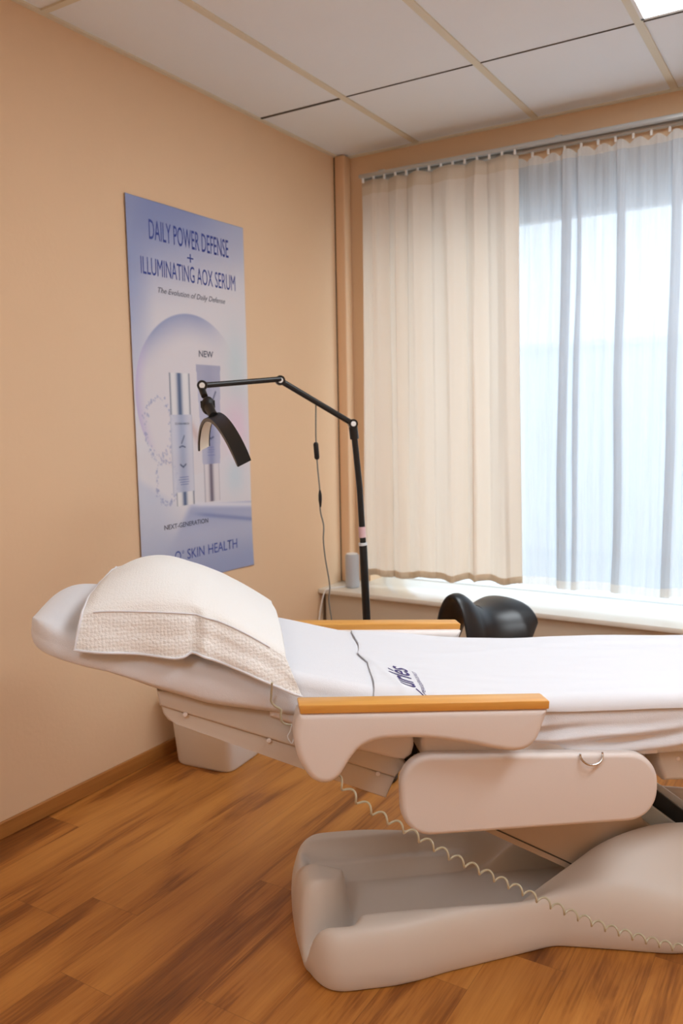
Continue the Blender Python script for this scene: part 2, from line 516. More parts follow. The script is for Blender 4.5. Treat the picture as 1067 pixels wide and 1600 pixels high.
# suspended ceiling: cream bars, thin joints and wall angle
bm = bmesh.new()
for x in (0.458, 1.066, 1.672, 2.28, 2.885, 3.49, 4.10): add_box(bm, x - .0145, x + .0145, -2.2, WY, WH - .002, WH + .006)
add_box(bm, 0, WX, 1.97, 1.994, WH - .003, WH + .006)
add_box(bm, 0, WX, -0.43, -0.406, WH - .003, WH + .006)
add_box(bm, 0, 0.02, -2.2, WY, WH - .004, WH + .006)
add_box(bm, 0, WX, WY - .018, WY, WH - .004, WH + .006)
struct(from_bm('trim_3', bm, M['tbar'], smooth=False))
bm = bmesh.new()
for y in (3.18, 0.785, -1.62):
    add_box(bm, 0, WX, y - .002, y + .002, WH + .0005, WH + .006)
add_box(bm, 0.0, .45, 3.176, 3.186, WH - .0005, WH + .006)
struct(from_bm('trim_4', bm, M['gap'], smooth=False))
# skirting boards
bm = bmesh.new(); add_box(bm, 0, .012, -2.2, 3.62, 0, .058, .003, 1)
struct(from_bm('baseboard_left', bm, M['skirt']))
bm = bmesh.new(); add_box(bm, .012, WX - .012, -2.2, -2.188, 0, .058, .003, 1)
struct(from_bm('baseboard_back', bm, M['skirt']))
bm = bmesh.new(); add_box(bm, WX - .012, WX, -2.2, 3.62, 0, .058, .003, 1)
struct(from_bm('baseboard_right', bm, M['skirt']))

# window sill bench with panel below
sb = empty('window_bench', (0, 0, 0), 0, 'long white window bench with cream board over beige front panel', 'bench')
box('bench_top', 0.0, WX, 3.60, 4.049, 0.455, 0.479, M['sill'], sb, 0.004)
box('front_panel', 0.032, WX, 3.625, 3.64, 0.0, 0.455, M['bench'], sb, 0.001)

# window with shutter box
bm = bmesh.new()
for a, b in ((0.15, 0.165), (2.84, 2.9)): add_box(bm, a, b, 4.05, 4.11, 0.44, 2.347, .005)
add_box(bm, 0.15, 2.9, 4.05, 4.11, 0.44, 0.482, .004); add_box(bm, 0.15, 2.9, 4.05, 4.11, 2.31, 2.347, .005)
w1 = from_bm('window_1', bm, M['frame']); struct(w1)
bm = bmesh.new(); add_box(bm, 0.16, 2.85, 4.078, 4.084, 0.478, 2.32)
from_bm('window_pane', bm, M['glass'], w1, smooth=False)
sh = box('roller_shutter', 0.152, 2.898, 3.96, 4.20, 2.348, 2.73, M['shut'], bev=.003)
tag(sh, 'grey roller shutter box across the top of the window behind the sheer curtain', 'shutter')

# the street outside
struct(box('ground', -40, 45, 4.3, 60, -3.2, -3.0, M['street'], smooth=False))
bld = empty('building', (0, 26, -3.0), 0, 'pale hazy building across the street behind the sheer curtain', 'building')
box('facade', -32, 34, 0, 8, 0, 6.40, M['facade'], bld)
box('parapet', -32.2, 34.2, -.15, 8.2, 6.40, 6.60, M['facade'], bld)

# ------------------------------------------------------------------ curtains and rail
rail = empty('curtain_rail', (0, 0, 0), 0, 'silver double curtain track mounted above the window', 'curtain rail')
bm = bmesh.new(); add_box(bm, .172, 3.0, 3.796, 3.822, 2.590, 2.608, .003); add_box(bm, .172, 3.0, 3.852, 3.880, 2.582, 2.604, .003)
from_bm('track', bm, M['alu'], rail)
box('track_slot', .178, 2.99, 3.822, 3.852, 2.594, 2.600, M['trackd'], rail)
for x in (.3, 1.2, 2.1, 2.95): box('bracket', x - .015, x + .015, 3.80, 3.90, 2.608, 2.614, M['alu'], rail)
gx = [.19 + i * .062 for i in range(14)]
for x in gx:
    box('glider', x - .005, x + .005, 3.804, 3.814, 2.568, 2.591, M['white'], rail, .001)
for i in range(12):
    x = 1.06 + i * .075
    box('glider', x - .005, x + .005, 3.861, 3.871, 2.560, 2.583, M['white'], rail, .001)


def curtain_fn(x0, x1, ztop, zhem, yc, amp, per, seed, spread=0.0):
    def fn(s, t):
        z = zhem(s) + (ztop - zhem(s)) * t
        x = x0 + (x1 - x0) * s
        ph = s * (x1 - x0) / per * math.pi + 1.3 * nz(s * 5 + seed, .25 * t, seed)
        a = amp * (0.55 + 0.9 * abs(nz(s * 6 + seed * 3, 0.4 * t, 2.0)) * 1.6) * (1 - .45 * ss(.9, 1, t))
        b = abs(math.sin(ph)) ** .8
        y = yc + a - 2 * a * b + .3 * a * math.sin(ph * 3.1 + 2 * t) * b
        y += .012 * nz(s * 22, t * 1.6, seed + 5) + .004 * nz(s * 50, t * 6, seed) * ss(.25, 0, t)
        x += .45 * a * math.sin(2 * ph) + spread * (1 - t) * (s - .35)
        z -= .010 * (1 - b) * ss(.985, 1, t)
        return (x, y, z)
    return fn


def sheer_path():
    """plan of the sheer: gentle waves with a few pleats that double back on themselves"""
    pts = []; x = .985; folds = [(1.20, .045), (1.275, .022), (1.455, .034), (1.675, .04), (1.93, .05), (2.20, .04), (2.45, .05), (2.72, .04)]
    fi = 0
    while x < 2.95:
        if fi < len(folds) and x >= folds[fi][0]:
            f, w = folds[fi]; fi += 1
            n = 12
            for k in range(n): pts.append((f + w * k / n, -.010 * math.sin(math.pi * k / n)))
            for k in range(n): pts.append((f + w * (1 - k / n), -.012 + .004 * math.sin(math.pi * k / n)))
            for k in range(n): pts.append((f + w * k / n, -.022 - .004 * math.sin(math.pi * k / n)))
            for k in range(8): pts.append((f + w + .03 * k / 8, -.022 * (1 - k / 8) ** 2))
            x = f + w + .03
        else:
            pts.append((x, .006 * math.sin(x * 52) + .004 * math.sin(x * 111 + 1) * math.sin(x * 13))); x += .005
    return pts


SP = sheer_path()


def sheer_fn(s, t):
    k = s * (len(SP) - 1); i = min(int(k), len(SP) - 2); f = k - i
    x = SP[i][0] * (1 - f) + SP[i + 1][0] * f; y = SP[i][1] * (1 - f) + SP[i + 1][1] * f
    zh = .545 + .008 * s + .006 * math.sin(s * 31)
    z = zh + (2.566 - zh) * t
    y *= .7 + .3 * (1 - t) + .3 * nz(x * 3, t * 2, 4)
    x += .030 * nz(x * 2.5, t * 1.6, 7) + .006 * nz(x * 40, t * 3, 1)
    z -= .022 * (1 - abs(math.cos(x * 41))) * ss(.985, 1, t)
    return (x, 3.874 + y + .004 * nz(x * 60, t * 5, 2), z)


hemz = lambda s: 0.531 + .03 * s + .006 * math.sin(s * 19) - .004 * math.sin(s * 43 + 1)
cu = grid('curtain', 300, 60, curtain_fn(.183, 1.012, 2.572, hemz, 3.806, .024, .138, 1.7, .045),
          [M['curtain'], M['hemc'], M['curtainh']], mats=lambda s, t: 1 if t < .012 else 2 if t > .962 else 0, solid=.0012)
tag(cu, 'opaque cream fabric curtain drawn over the left part of the window', 'curtain')
sc = grid('sheer_curtain', len(SP) * 2, 50, sheer_fn, [M['sheer'], M['sheerh']], mats=lambda s, t: 1 if (t > .965 or t < .008) else 0)
tag(sc, 'translucent white sheer curtain over the bright right part of the window', 'curtain')

# ------------------------------------------------------------------ ceiling light panels, one in view and two added
def light_panel(name, x0, x1, y0, y1, label):
    t = empty(name, ((x0 + x1) / 2, (y0 + y1) / 2, WH), 0, label, 'ceiling light')
    hx, hy = (x1 - x0) / 2, (y1 - y0) / 2
    bm = bmesh.new()
    for a, b, c, d in ((-hx, hx, -hy, -hy + .012), (-hx, hx, hy - .012, hy), (-hx, -hx + .012, -hy, hy), (hx - .012, hx, -hy, hy)):
        add_box(bm, a, b, c, d, -.008, .002)
    from_bm('frame', bm, M['white'], t, smooth=False)
    box('diffuser', -hx + .012, hx - .012, -hy + .012, hy - .012, -.006, .002, M['panel'], t, smooth=False)
    return t


light_panel('ceiling_light', 1.686, 2.268, 1.996, 3.145, 'lit white square-cornered panel set in the suspended ceiling near the window')
light_panel('ceiling_light', 1.686, 2.268, -1.60, -0.45, 'unseen second panel added to the ceiling behind the camera for room light')  # added out of view to light the room from behind the camera
light_panel('ceiling_light', 2.90, 3.476, 0.80, 1.955, 'unseen third ceiling panel added to brighten the near side of the treatment chair')  # added out of view to lift the near side of the chair

# ------------------------------------------------------------------ poster
def poster():
    Y0, Y1, Z0, Z1 = 2.325, 3.042, 0.700, 2.232
    ny, nz_ = 215, 460
    ys = np.linspace(Y0, Y1, ny); zs = np.linspace(Z0, Z1, nz_)
    YY, ZZ = np.meshgrid(ys, zs, indexing='ij')

    def sm(a, b, x):
        t = np.clip((x - a) / (b - a), 0, 1); return t * t * (3 - 2 * t)

    def mixc(c, d, f):
        return c * (1 - f[..., None]) + np.array(d) * f[..., None]
    col = np.zeros((ny, nz_, 3)) + np.array((222, 219, 226.))
    s = (YY - Y0) / (Y1 - Y0)
    col = mixc(col, (138, 152, 200), sm(1.80, 2.30, ZZ + .22 * (1 - s) - .12))
    col = mixc(col, (150, 162, 204), .8 * sm(.22, 0, s) * sm(1.3, 2.0, ZZ))
    col = mixc(col, (186, 192, 216), .6 * sm(.5, 1.0, s) * sm(2.0, 2.2, ZZ))
    # bubble
    cy, cz, R = 2.665, 1.484, .333
    d = np.hypot(YY - cy, ZZ - cz)
    inside = sm(R + .003, R - .003, d)
    edge = np.clip(1 - (R - d) / .13, 0, 1) ** 1.6 * inside * sm(1.55, 1.75, ZZ) * sm(.85, .5, s)
    col = mixc(col, (222, 216, 222), inside * .8)
    col = mixc(col, (148, 158, 198), edge * .9)
    col = mixc(col, (192, 178, 218), np.clip(1 - (R - d) / .06, 0, 1) * inside * sm(2.45, 2.34, YY) * .8)
    col = mixc(col, (196, 214, 220), .7 * np.exp(-(((YY - 2.96) / .07) ** 2 + ((ZZ - 1.60) / .16) ** 2)))
    col = mixc(col, (226, 196, 216), .8 * np.exp(-(((YY - 2.95) / .09) ** 2 + ((ZZ - 1.34) / .13) ** 2)))
    col = mixc(col, (196, 214, 226), .7 * np.exp(-(((YY - 2.93) / .06) ** 2 + ((ZZ - 1.13) / .08) ** 2)))
    # steps at the bottom
    low = sm(1.04, .72, ZZ)
    col = mixc(col, (124, 140, 190), low * .7)
    fl = sm(0, .004, (1.03 - .06 * (YY - 2.6)) - ZZ) * sm(2.60, 2.66, YY + (1.03 - ZZ) * .8)
    col = mixc(col, (150, 160, 200), fl * .75 * sm(.80, 1.0, ZZ))
    bright = np.exp(-((ZZ - (1.035 - .10 * (YY - 2.55))) / .012) ** 2) * sm(2.55, 2.7, YY)
    col = mixc(col, (222, 222, 234), bright)
    st = np.exp(-((ZZ - (1.0 - .17 * (YY - 2.55))) / .010) ** 2) * sm(2.6, 2.75, YY)
    col = mixc(col, (118, 130, 182), st * .7)
    lf = sm(0, .05, (1.18 - .55 * (YY - Y0)) - ZZ) * sm(2.62, 2.4, YY)
    col = mixc(col, (188, 196, 220), lf * .6)
    # speckle ribbon
    rs = np.random.RandomState(3)
    for k in range(230):
        a = rs.rand() * 2 * np.pi
        if k % 2: py, pz = 2.455 + .075 * np.cos(a) + rs.randn() * .008, 1.35 + .12 * np.sin(a) + rs.randn() * .008
        else: py, pz = 2.49 + .06 * np.cos(a) + rs.randn() * .006, 1.13 + .09 * np.sin(a) + rs.randn() * .006
        r_ = .0022 + rs.rand() * .0022
        m_ = np.clip(1.6 - np.hypot(YY - py, ZZ - pz) / r_, 0, 1)
        col = mixc(col, (122, 134, 184), m_ * (.15 + .35 * rs.rand()))
    col = mixc(col, (204, 178, 176), .75 * np.exp(-(((YY - 2.66) - .5 * (1.34 - ZZ)) / .022) ** 2 - ((ZZ - 1.33) / .055) ** 2))

    # the pump bottle
    def strip(y0, y1, z0, z1, f):
        m_ = (YY >= y0) & (YY <= y1) & (ZZ >= z0) & (ZZ <= z1)
        if not m_.any(): return
        t = (YY[m_] - y0) / (y1 - y0)
        col[m_] = f(t, col[m_])

    def chrome(t, old):
        out = np.zeros((len(t), 3)) + (228, 226, 230)
        dark = np.exp(-((t - .47) / .12) ** 2)
        out = out * (1 - dark[:, None]) + np.array((84, 100, 136)) * dark[:, None]
        e = np.maximum(np.exp(-(t / .05) ** 2), np.exp(-((1 - t) / .06) ** 2))
        return out * (1 - .8 * e[:, None]) + np.array((92, 102, 124)) * .8 * e[:, None]

    def body(t, old):
        out = old * .25 + np.array((206, 208, 224)) * .75
        dark = np.exp(-((t - .5) / .22) ** 2) * .7
        out = out * (1 - dark[:, None]) + np.array((150, 162, 196)) * dark[:, None]
        e = np.maximum(np.exp(-(t / .04) ** 2), np.exp(-((1 - t) / .04) ** 2)) * .5
        return out * (1 - e[:, None]) + np.array((170, 174, 192)) * e[:, None]

    def chrome2(t, old):
        out = np.zeros((len(t), 3)) + (222, 216, 222)
        dark = np.exp(-((t - .45) / .13) ** 2)
        out = out * (1 - dark[:, None]) + np.array((110, 100, 118)) * dark[:, None]
        e = np.maximum(np.exp(-(t / .05) ** 2), np.exp(-((1 - t) / .05) ** 2)) * .6
        return out * (1 - e[:, None]) + np.array((140, 138, 156)) * e[:, None]
    strip(2.522, 2.655, 1.075, 1.402, body)
    strip(2.526, 2.648, 1.402, 1.572, chrome)
    strip(2.540, 2.650, 1.025, 1.083, chrome)
    # the tube: wide crimped end on top, chrome cap below
    for i in range(nz_):
        z = zs[i]
        if 1.190 <= z <= 1.612:
            w = .058 + (z - 1.19) / .422 * .022
            c = 2.772
            m_ = np.abs(ys - c) < w
            t = (ys[m_] - (c - w)) / (2 * w)
            base = np.array((186, 186, 208)) if z < 1.54 else np.array((172, 172, 196))
            dark = np.exp(-((t - .5) / .22) ** 2) * (.75 if z < 1.36 else .15)
            col[m_, i] = base * (1 - dark[:, None]) + np.array((128, 134, 176)) * dark[:, None]
    strip(2.720, 2.824, 1.026, 1.190, chrome2)

    def stroke(pts, w, c):
        for (a, b), (a2, b2) in zip(pts, pts[1:]):
            d_ = np.array((a2 - a, b2 - b)); L = np.hypot(*d_)
            t = np.clip(((YY - a) * d_[0] + (ZZ - b) * d_[1]) / L ** 2, 0, 1)
            dd = np.hypot(YY - a - t * d_[0], ZZ - b - t * d_[1])
            col[:] = mixc(col, c, np.clip(1.3 - dd / w, 0, 1))
    ink = (70, 78, 112)
    stroke([(2.815, 1.50), (2.79, 1.455), (2.76, 1.405)], .004, ink)
    stroke([(2.755, 1.40), (2.775, 1.405), (2.80, 1.40)], .004, ink)
    stroke([(2.755, 1.31), (2.772, 1.298), (2.79, 1.305)], .004, ink)
    stroke([(2.602, 1.315), (2.584, 1.285)], .003, ink)
    stroke([(2.570, 1.268), (2.588, 1.274), (2.606, 1.268)], .003, ink)
    stroke([(2.572, 1.197), (2.589, 1.186), (2.606, 1.197)], .0035, ink)
    for z in (1.145, 1.135, 1.125, 1.115): stroke([(2.560 + rs.rand() * .01, z), (2.622 - rs.rand() * .01, z)], .0016, (88, 96, 160))
    for z in (1.262, 1.252, 1.242, 1.226): stroke([(2.742 + rs.rand() * .012, z), (2.802 - rs.rand() * .012, z)], .0016, (96, 102, 164))
    # mesh
    def xw(y, z):
        low_ = max(0, (0.95 - z) / .25)
        return .004 + .003 * math.sin((y - Y0) * 9) * .5 + .006 * max(0, (y - 2.9) / .14) ** 2 * low_ ** 2 + .004 * math.exp(-((y - Y0) / .03) ** 2)
    vs = [(xw(y, z), y - Y0, z - Z0) for y in ys for z in zs]
    fs = [(i * nz_ + j, i * nz_ + j + 1, (i + 1) * nz_ + j + 1, (i + 1) * nz_ + j) for i in range(ny - 1) for j in range(nz_ - 1)]
    m = mat('poster_print', (1, 1, 1, 1), 0.45, spec=0.35)
    at = m.node_tree.nodes.new('ShaderNodeAttribute'); at.attribute_name = 'print'
    m.node_tree.links.new(at.outputs['Color'], m.node_tree.nodes['Principled BSDF'].inputs['Base Color'])
    o = from_pd('poster', vs, [f[::-1] for f in fs], m)
    o.location = (0, Y0, Z0)
    c = np.clip(col / 255, 0, 1); lin = np.where(c <= .04045, c / 12.92, ((c + .055) / 1.055) ** 2.4)
    a = o.data.color_attributes.new('print', 'FLOAT_COLOR', 'POINT')
    a.data.foreach_set('color', np.concatenate([lin, np.ones((ny, nz_, 1))], 2).astype(np.float32).ravel())
    md = o.modifiers.new('thickness', 'SOLIDIFY'); md.thickness = .0008; md.offset = -1
    tag(o, 'tall pale blue skincare advertising poster on the peach wall', 'poster')

    def T(name, txt, y0, y1, z0, z1, m, shear=0, thick=0.0, dz=0.0):
        me = text_mesh(txt, (.0095, y0 - Y0, z0 - Z0), (0, 1, 0), (0, 0, 1), y1 - y0, z1 - z0, shear, thick, 0)
        for v in me.vertices: v.co.x = xw(v.co.y + Y0, v.co.z + Z0) + .0008; v.co.z += dz * v.co.y
        return link(name, me, m, o)
    T('heading_lettering', 'DAILY POWER DEFENSE', 2.445, 2.934, 2.083, 2.160, M['pblue'], 0, .0015)
    T('plus_lettering', '+', 2.662, 2.700, 2.028, 2.062, M['pblue'])
    T('heading_lettering', 'ILLUMINATING AOX SERUM', 2.393, 2.974, 1.946, 2.013, M['pblue'], 0, .0)
    T('tagline_lettering', 'The Evolution of Daily Defense', 2.482, 2.900, 1.876, 1.905, M['pdark'], .3)
    T('new_lettering', 'NEW', 2.713, 2.807, 1.645, 1.672, M['pdark'], 0, .01)
    T('subtitle_lettering', 'NEXT-GENERATION', 2.461, 2.734, .936, .956, M['pdark'], 0, .01)
    T('name_lettering', 'O', 2.515, 2.553, .797, .840, M['pblue'], 0, .004)
    T('mark_lettering', '\u00b0', 2.560, 2.572, .825, .838, M['pblue'])
    T('name_lettering', 'SKIN', 2.592, 2.702, .797, .840, M['pblue'], 0, .004)
    T('name_lettering', 'HEALTH', 2.728, 2.929, .797, .840, M['pblue'], 0, .004)
    T('tube_lettering', 'ZO SKIN HEALTH', 2.715, 2.832, 1.531, 1.543, M['pdark'])
    T('bottle_lettering', 'ZO SKIN HEALTH', 2.548, 2.634, 1.362, 1.370, M['pdark'])
    return o


poster()

# ------------------------------------------------------------------ waste bin
def superloop(hx, hy, n=40, p=5.0):
    out = []
    for k in range(n):
        a = 2 * math.pi * k / n; c, s_ = math.cos(a), math.sin(a)
        out.append((hx * math.copysign(abs(c) ** (2 / p), c), hy * math.copysign(abs(s_) ** (2 / p), s_)))
    return out


def loft(name, rings, m, parent=None, caps=(True, True), **kw):
    bm = bmesh.new(); R_ = [[bm.verts.new(v) for v in r] for r in rings]; n = len(R_[0])
    for a, b in zip(R_, R_[1:]):
        for k in range(n): bm.faces.new((a[k], a[(k + 1) % n], b[(k + 1) % n], b[k]))
    if caps[0]: bm.faces.new(R_[0][::-1])
    if caps[1]: bm.faces.new(R_[-1])
    return from_bm(name, bm, m, parent, **kw)


def bin_():
    t = empty('waste_bin', (.213, 2.517, 0), math.radians(6), 'white plastic waste bin on the floor under the head of the treatment chair', 'bin')
    rg = []
    for z, k in ((0, .94), (.003, .97), (.012, 1.0), (.31, 1.17), (.318, 1.175), (.318, 1.13), (.30, 1.12), (.02, .95)):
        rg.append([(x * k, y * k, z) for x, y in superloop(.135, .135, 48, 7)])
    loft('bin_body', rg, M['white'], t)
    rg = [[(x * k, y * k, z) for x, y in superloop(.135, .135, 48, 7)] for z, k in ((.298, 1.19), (.298, 1.215), (.318, 1.215), (.318, 1.18))]
    loft('rim', rg + [rg[0]], M['white'], t, (False, False))


bin_()

# ------------------------------------------------------------------ small cylinder device on the bench
dv = empty('smart_speaker', (.142, 3.72, .479), 0, 'small pale grey cylinder standing at the corner end of the window bench', 'speaker')
lathe('speaker_body', [(.030, 0), (.035, .003), (.037, .01), (.037, .168), (.035, .175), (.030, .178), (.004, .178)], M['device'], dv)
lathe('top_ring', [(.028, .1782), (.031, .180), (.029, .182), (.010, .182)], M['white'], dv)
tube('power_cord', spline([(-.03, -.01, .004), (-.06, -.06, .004), (-.085, -.115, .004), (-.10, -.128, -.02), (-.118, -.135, -.10), (-.128, -.14, -.2), (-.130, -.14, -.46)], 8), .0035, M['white'], dv, 8)

# ------------------------------------------------------------------ saddle stool
def stool():
    p = Vector((CAM.x, CAM.y, 0)) + (.7 + .252) * Uv + 2.99 * Vv
    t = empty('saddle_stool', p, ANG + math.radians(30), 'black leather saddle stool between the treatment chair and the window bench', 'stool')
    ns_, nt_ = 48, 40
    Lh = .170

    def cen(s, q):
        x = -Lh + 2 * Lh * s
        b = ip(s, [(0, .088), (.25, .095), (.45, .125), (.7, .172), (.88, .160), (1, .09)])
        zr = sip(s, [(0, .715), (.15, .704), (.35, .650), (.5, .640), (.75, .655), (.9, .655), (1, .642)])
        dr = sip(s, [(0, .20), (.3, .18), (.5, .155), (.7, .125), (.85, .075), (1, .012)])
        return Vector((x + .03 * q * q * (s - .5) * 0, b * math.sin(q * 1.25) / math.sin(1.25), zr - dr * abs(q) ** ip(s, [(0, 1.9), (.4, 1.9), (.8, 2.1), (1, 2.2)])))
    rings = []
    for i in range(ns_ + 1):
        s = i / ns_; s = .5 - .5 * math.cos(math.pi * s)
        th = .015 * max(0, 1 - abs(2 * s - 1) ** 5) ** .5 + .002
        ring = []
        for side in (1, -1):
            for j in range(nt_ + 1):
                q = -1 + 2 * j / nt_
                q = math.sin(q * math.pi / 2)
                if side < 0: q = -q
                c = cen(s, q); e = 1e-3
                tt = (cen(s, min(q + e, 1)) - cen(s, max(q - e, -1))).normalized()
                n_ = Vector((0, -tt.z, tt.y)); n_ = n_ if n_.z > 0 or abs(n_.z) < 1e-6 else -n_
                h = th * max(0, 1 - abs(q) ** 4) ** .5
                ring.append(c + n_ * h * side * (1.0 if side > 0 else .9))
        rings.append(ring)
    loft('saddle_seat', rings, M['leather'], t)
    # seam around the seat dip
    tube('seam', [cen(.40, q / 20) + Vector((0, 0, .0175)) * (1 - abs(q / 20) ** 4) ** .5 for q in range(-19, 20)], .0016, M['black'], t, 6)
    lathe('seat_plate', [(.07, .60), (.075, .605), (.075, .618), (.06, .622)], M['black'], t)
    lathe('gas_column', [(.025, .12), (.025, .40), (.014, .402), (.014, .60)], M['chrome'], t)
    lathe('hub', [(.035, .07), (.04, .08), (.04, .12), (.028, .13)], M['chrome'], t)
    for k in range(5):
        a = 2 * math.pi * k / 5 + .3; d = Vector((math.cos(a), math.sin(a), 0))
        leg = tube('leg', [d * .03 + Vector((0, 0, .10)), d * .14 + Vector((0, 0, .092)), d * .24 + Vector((0, 0, .07))], [.018, .016, .012], M['chrome'], t, 12)
        bm = bmesh.new()
        sd = Vector((-d.y, d.x, 0)); c = d * .24
        for q in (-1, 1):
            add_tube(bm, [c + sd * (q * .010) + Vector((0, 0, .027)), c + sd * (q * .022) + Vector((0, 0, .027))], .026, 16)
        add_tube(bm, [c + Vector((0, 0, .027)), c + Vector((0, 0, .075))], .006, 8)
        from_bm('caster', bm, M['black'], leg)


stool()

# ------------------------------------------------------------------ half-moon floor lamp
def lamp():
    # local frame: x along the chair axis, y away from the chair, origin on the floor under the pole
    u0, v0 = .522, 3.0
    p = Vector((CAM.x, CAM.y, 0)) + u0 * Uv + v0 * Vv
    t = empty('floor_lamp', p, ANG, 'black half-moon lamp on a jointed arm and slim floor pole behind the treatment chair', 'lamp')

    def L(u, v, w): return Vector((u - u0, v - v0, w))
    lathe('base', [(.09, 0), (.095, .004), (.095, .018), (.088, .024), (.02, .028)], M['lampb'], t, 40)
    tube('pole', [L(.522, 3.0, .02), L(.515, 3.0, .35), L(.5035, 3.0, .629), L(.4945, 3.0, .905)], .0150, M['lampb'], t, 16)
    tube('upper_pole', [L(.4945, 3.0, .915), L(.491, 3.0, .985), L(.485, 3.0, 1.12), L(.468, 3.0, 1.31)], .0115, M['lampb'], t, 16)
    tube('label_sleeve', [L(.4920, 3.0, .935), L(.4905, 3.0, .975)], .0135, M['label'], t, 16)
    tube('collar', [L(.4946, 3.0, .905), L(.4936, 3.0, .915)], .0165, M['lightm'], t, 16)
    tube('joint_sleeve', [L(.4685, 3.0, 1.30), L(.464, 3.0, 1.345)], .0165, M['lampb'], t, 16)

    def knuckle(c, r=.017):
        bm = bmesh.new(); add_tube(bm, [c + Vector((0, -.016, 0)), c + Vector((0, .016, 0))], r, 20)
        j = from_bm('arm_joint', bm, M['lampb'], t)
        bm = bmesh.new(); add_tube(bm, [c + Vector((0, -.0185, 0)), c + Vector((0, -.0155, 0))], r * .55, 16)
        from_bm('joint_screw', bm, M['white'], j)  # plain white stands in for the reflection on the chrome screw
    a, b, c = L(.463, 3.0, 1.356), L(.196, 2.92, 1.512), L(-.070, 2.78, 1.492)
    tube('lower_arm', [a, b], .0105, M['lampb'], t, 14)
    tube('upper_arm', [b + Vector((0, -.012, .004)), c], .0095, M['lampb'], t, 14)
    for q in (a, b, c): knuckle(q)
    # head: ball joint and curved light bar
    k0 = L(-.074, 2.78, 1.488); k1 = L(-.052, 2.72, 1.425); ap = L(-.033, 2.62, 1.388)
    tube('swivel_neck', [k0, (k0 + k1) / 2], .011, M['lampb'], t, 12)
    bm = bmesh.new()
    bmesh.ops.create_icosphere(bm, subdivisions=3, radius=.030, matrix=Matrix.Translation(k1) @ Matrix.Diagonal((.75, .8, 1.0, 1)))
    add_tube(bm, [k1 + Vector((-.024, 0, .004)), k1 + Vector((.022, 0, .006))], .012, 14)
    from_bm('ball_joint', bm, M['black'], t)
    tube('head_mount', [k1, k1 * .4 + ap * .6, ap], [.017, .014, .016], M['black'], t, 14)
    E1 = L(-.072, 2.80, 1.285); E2 = L(.050, 2.36, 1.255); Cn = (E1 + E2) / 2
    hv = ap - Cn; dv_ = (E2 - E1) / 2
    ax = dv_.cross(hv).normalized()
    if ax.x < 0: ax = -ax
    ax = (ax + Vector((0, 0, .36))).normalized()
    N = 48; hw = .0212

    def arc(o_, off, w0, w1):
        rings = []
        for i in range(N + 1):
            th = math.pi * (1 - i / N)
            s_ = math.sin(th); pp = math.cos(th); pp = pp * .75 + .25 * (1 - 2 * (1 - i / N)); q = Cn + dv_ * pp + hv * (1 - pp * pp) ** .85
            n_ = (dv_.normalized() * math.cos(th) * hv.length + hv.normalized() * math.sin(th) * dv_.length).normalized()
            rings.append([q + n_ * (off + w0) - ax * o_, q + n_ * (off + w0) + ax * o_, q + n_ * (off - w1) + ax * o_, q + n_ * (off - w1) - ax * o_])
        return rings
    hd = loft('light_bar', arc(hw, 0, .006, .006), M['lampb'], t)
    loft('diffuser_strip', arc(hw * .78, -.0065, .0005, .0012), M['lampglass'], hd)
    # hanging supply cord with switch and plug joint
    cp = [L(.090 + .235, 2.965, 1.432), L(.323, 2.97, 1.31), L(.328, 2.98, 1.20), L(.334, 2.98, 1.12), L(.337, 3.0, 1.04), L(.348, 3.0, .985), L(.346, 3.0, .93), L(.352, 3.0, .86), L(.366, 3.0, .76), L(.362, 3.0, .70), L(.373, 3.0, .60), L(.385, 3.0, .40), L(.40, 3.02, .2), L(.42, 3.05, .02), L(.49, 3.04, .03)]
    cdo = tube('supply_cord', spline(cp, 8), .0026, M['trackd'], t, 8)
    tube('switch', [L(.3225, 2.97, 1.292), L(.3222, 2.97, 1.286), L(.326, 2.978, 1.236), L(.3264, 2.978, 1.230)], [.006, .0095, .0095, .006], M['black'], cdo, 10)
    tube('plug_joint', [L(.3345, 2.98, 1.118), L(.335, 2.98, 1.10), L(.3355, 2.985, 1.08), L(.3365, 2.99, 1.055)], [.003, .0065, .0065, .003], M['black'], cdo, 10)
    # light shines only when switched on: it is off in the picture


lamp()

# ------------------------------------------------------------------ treatment chair
chair = empty('treatment_chair', CH, ANG, 'white and beige padded treatment chair laid flat on a sculpted floor base', 'treatment chair')


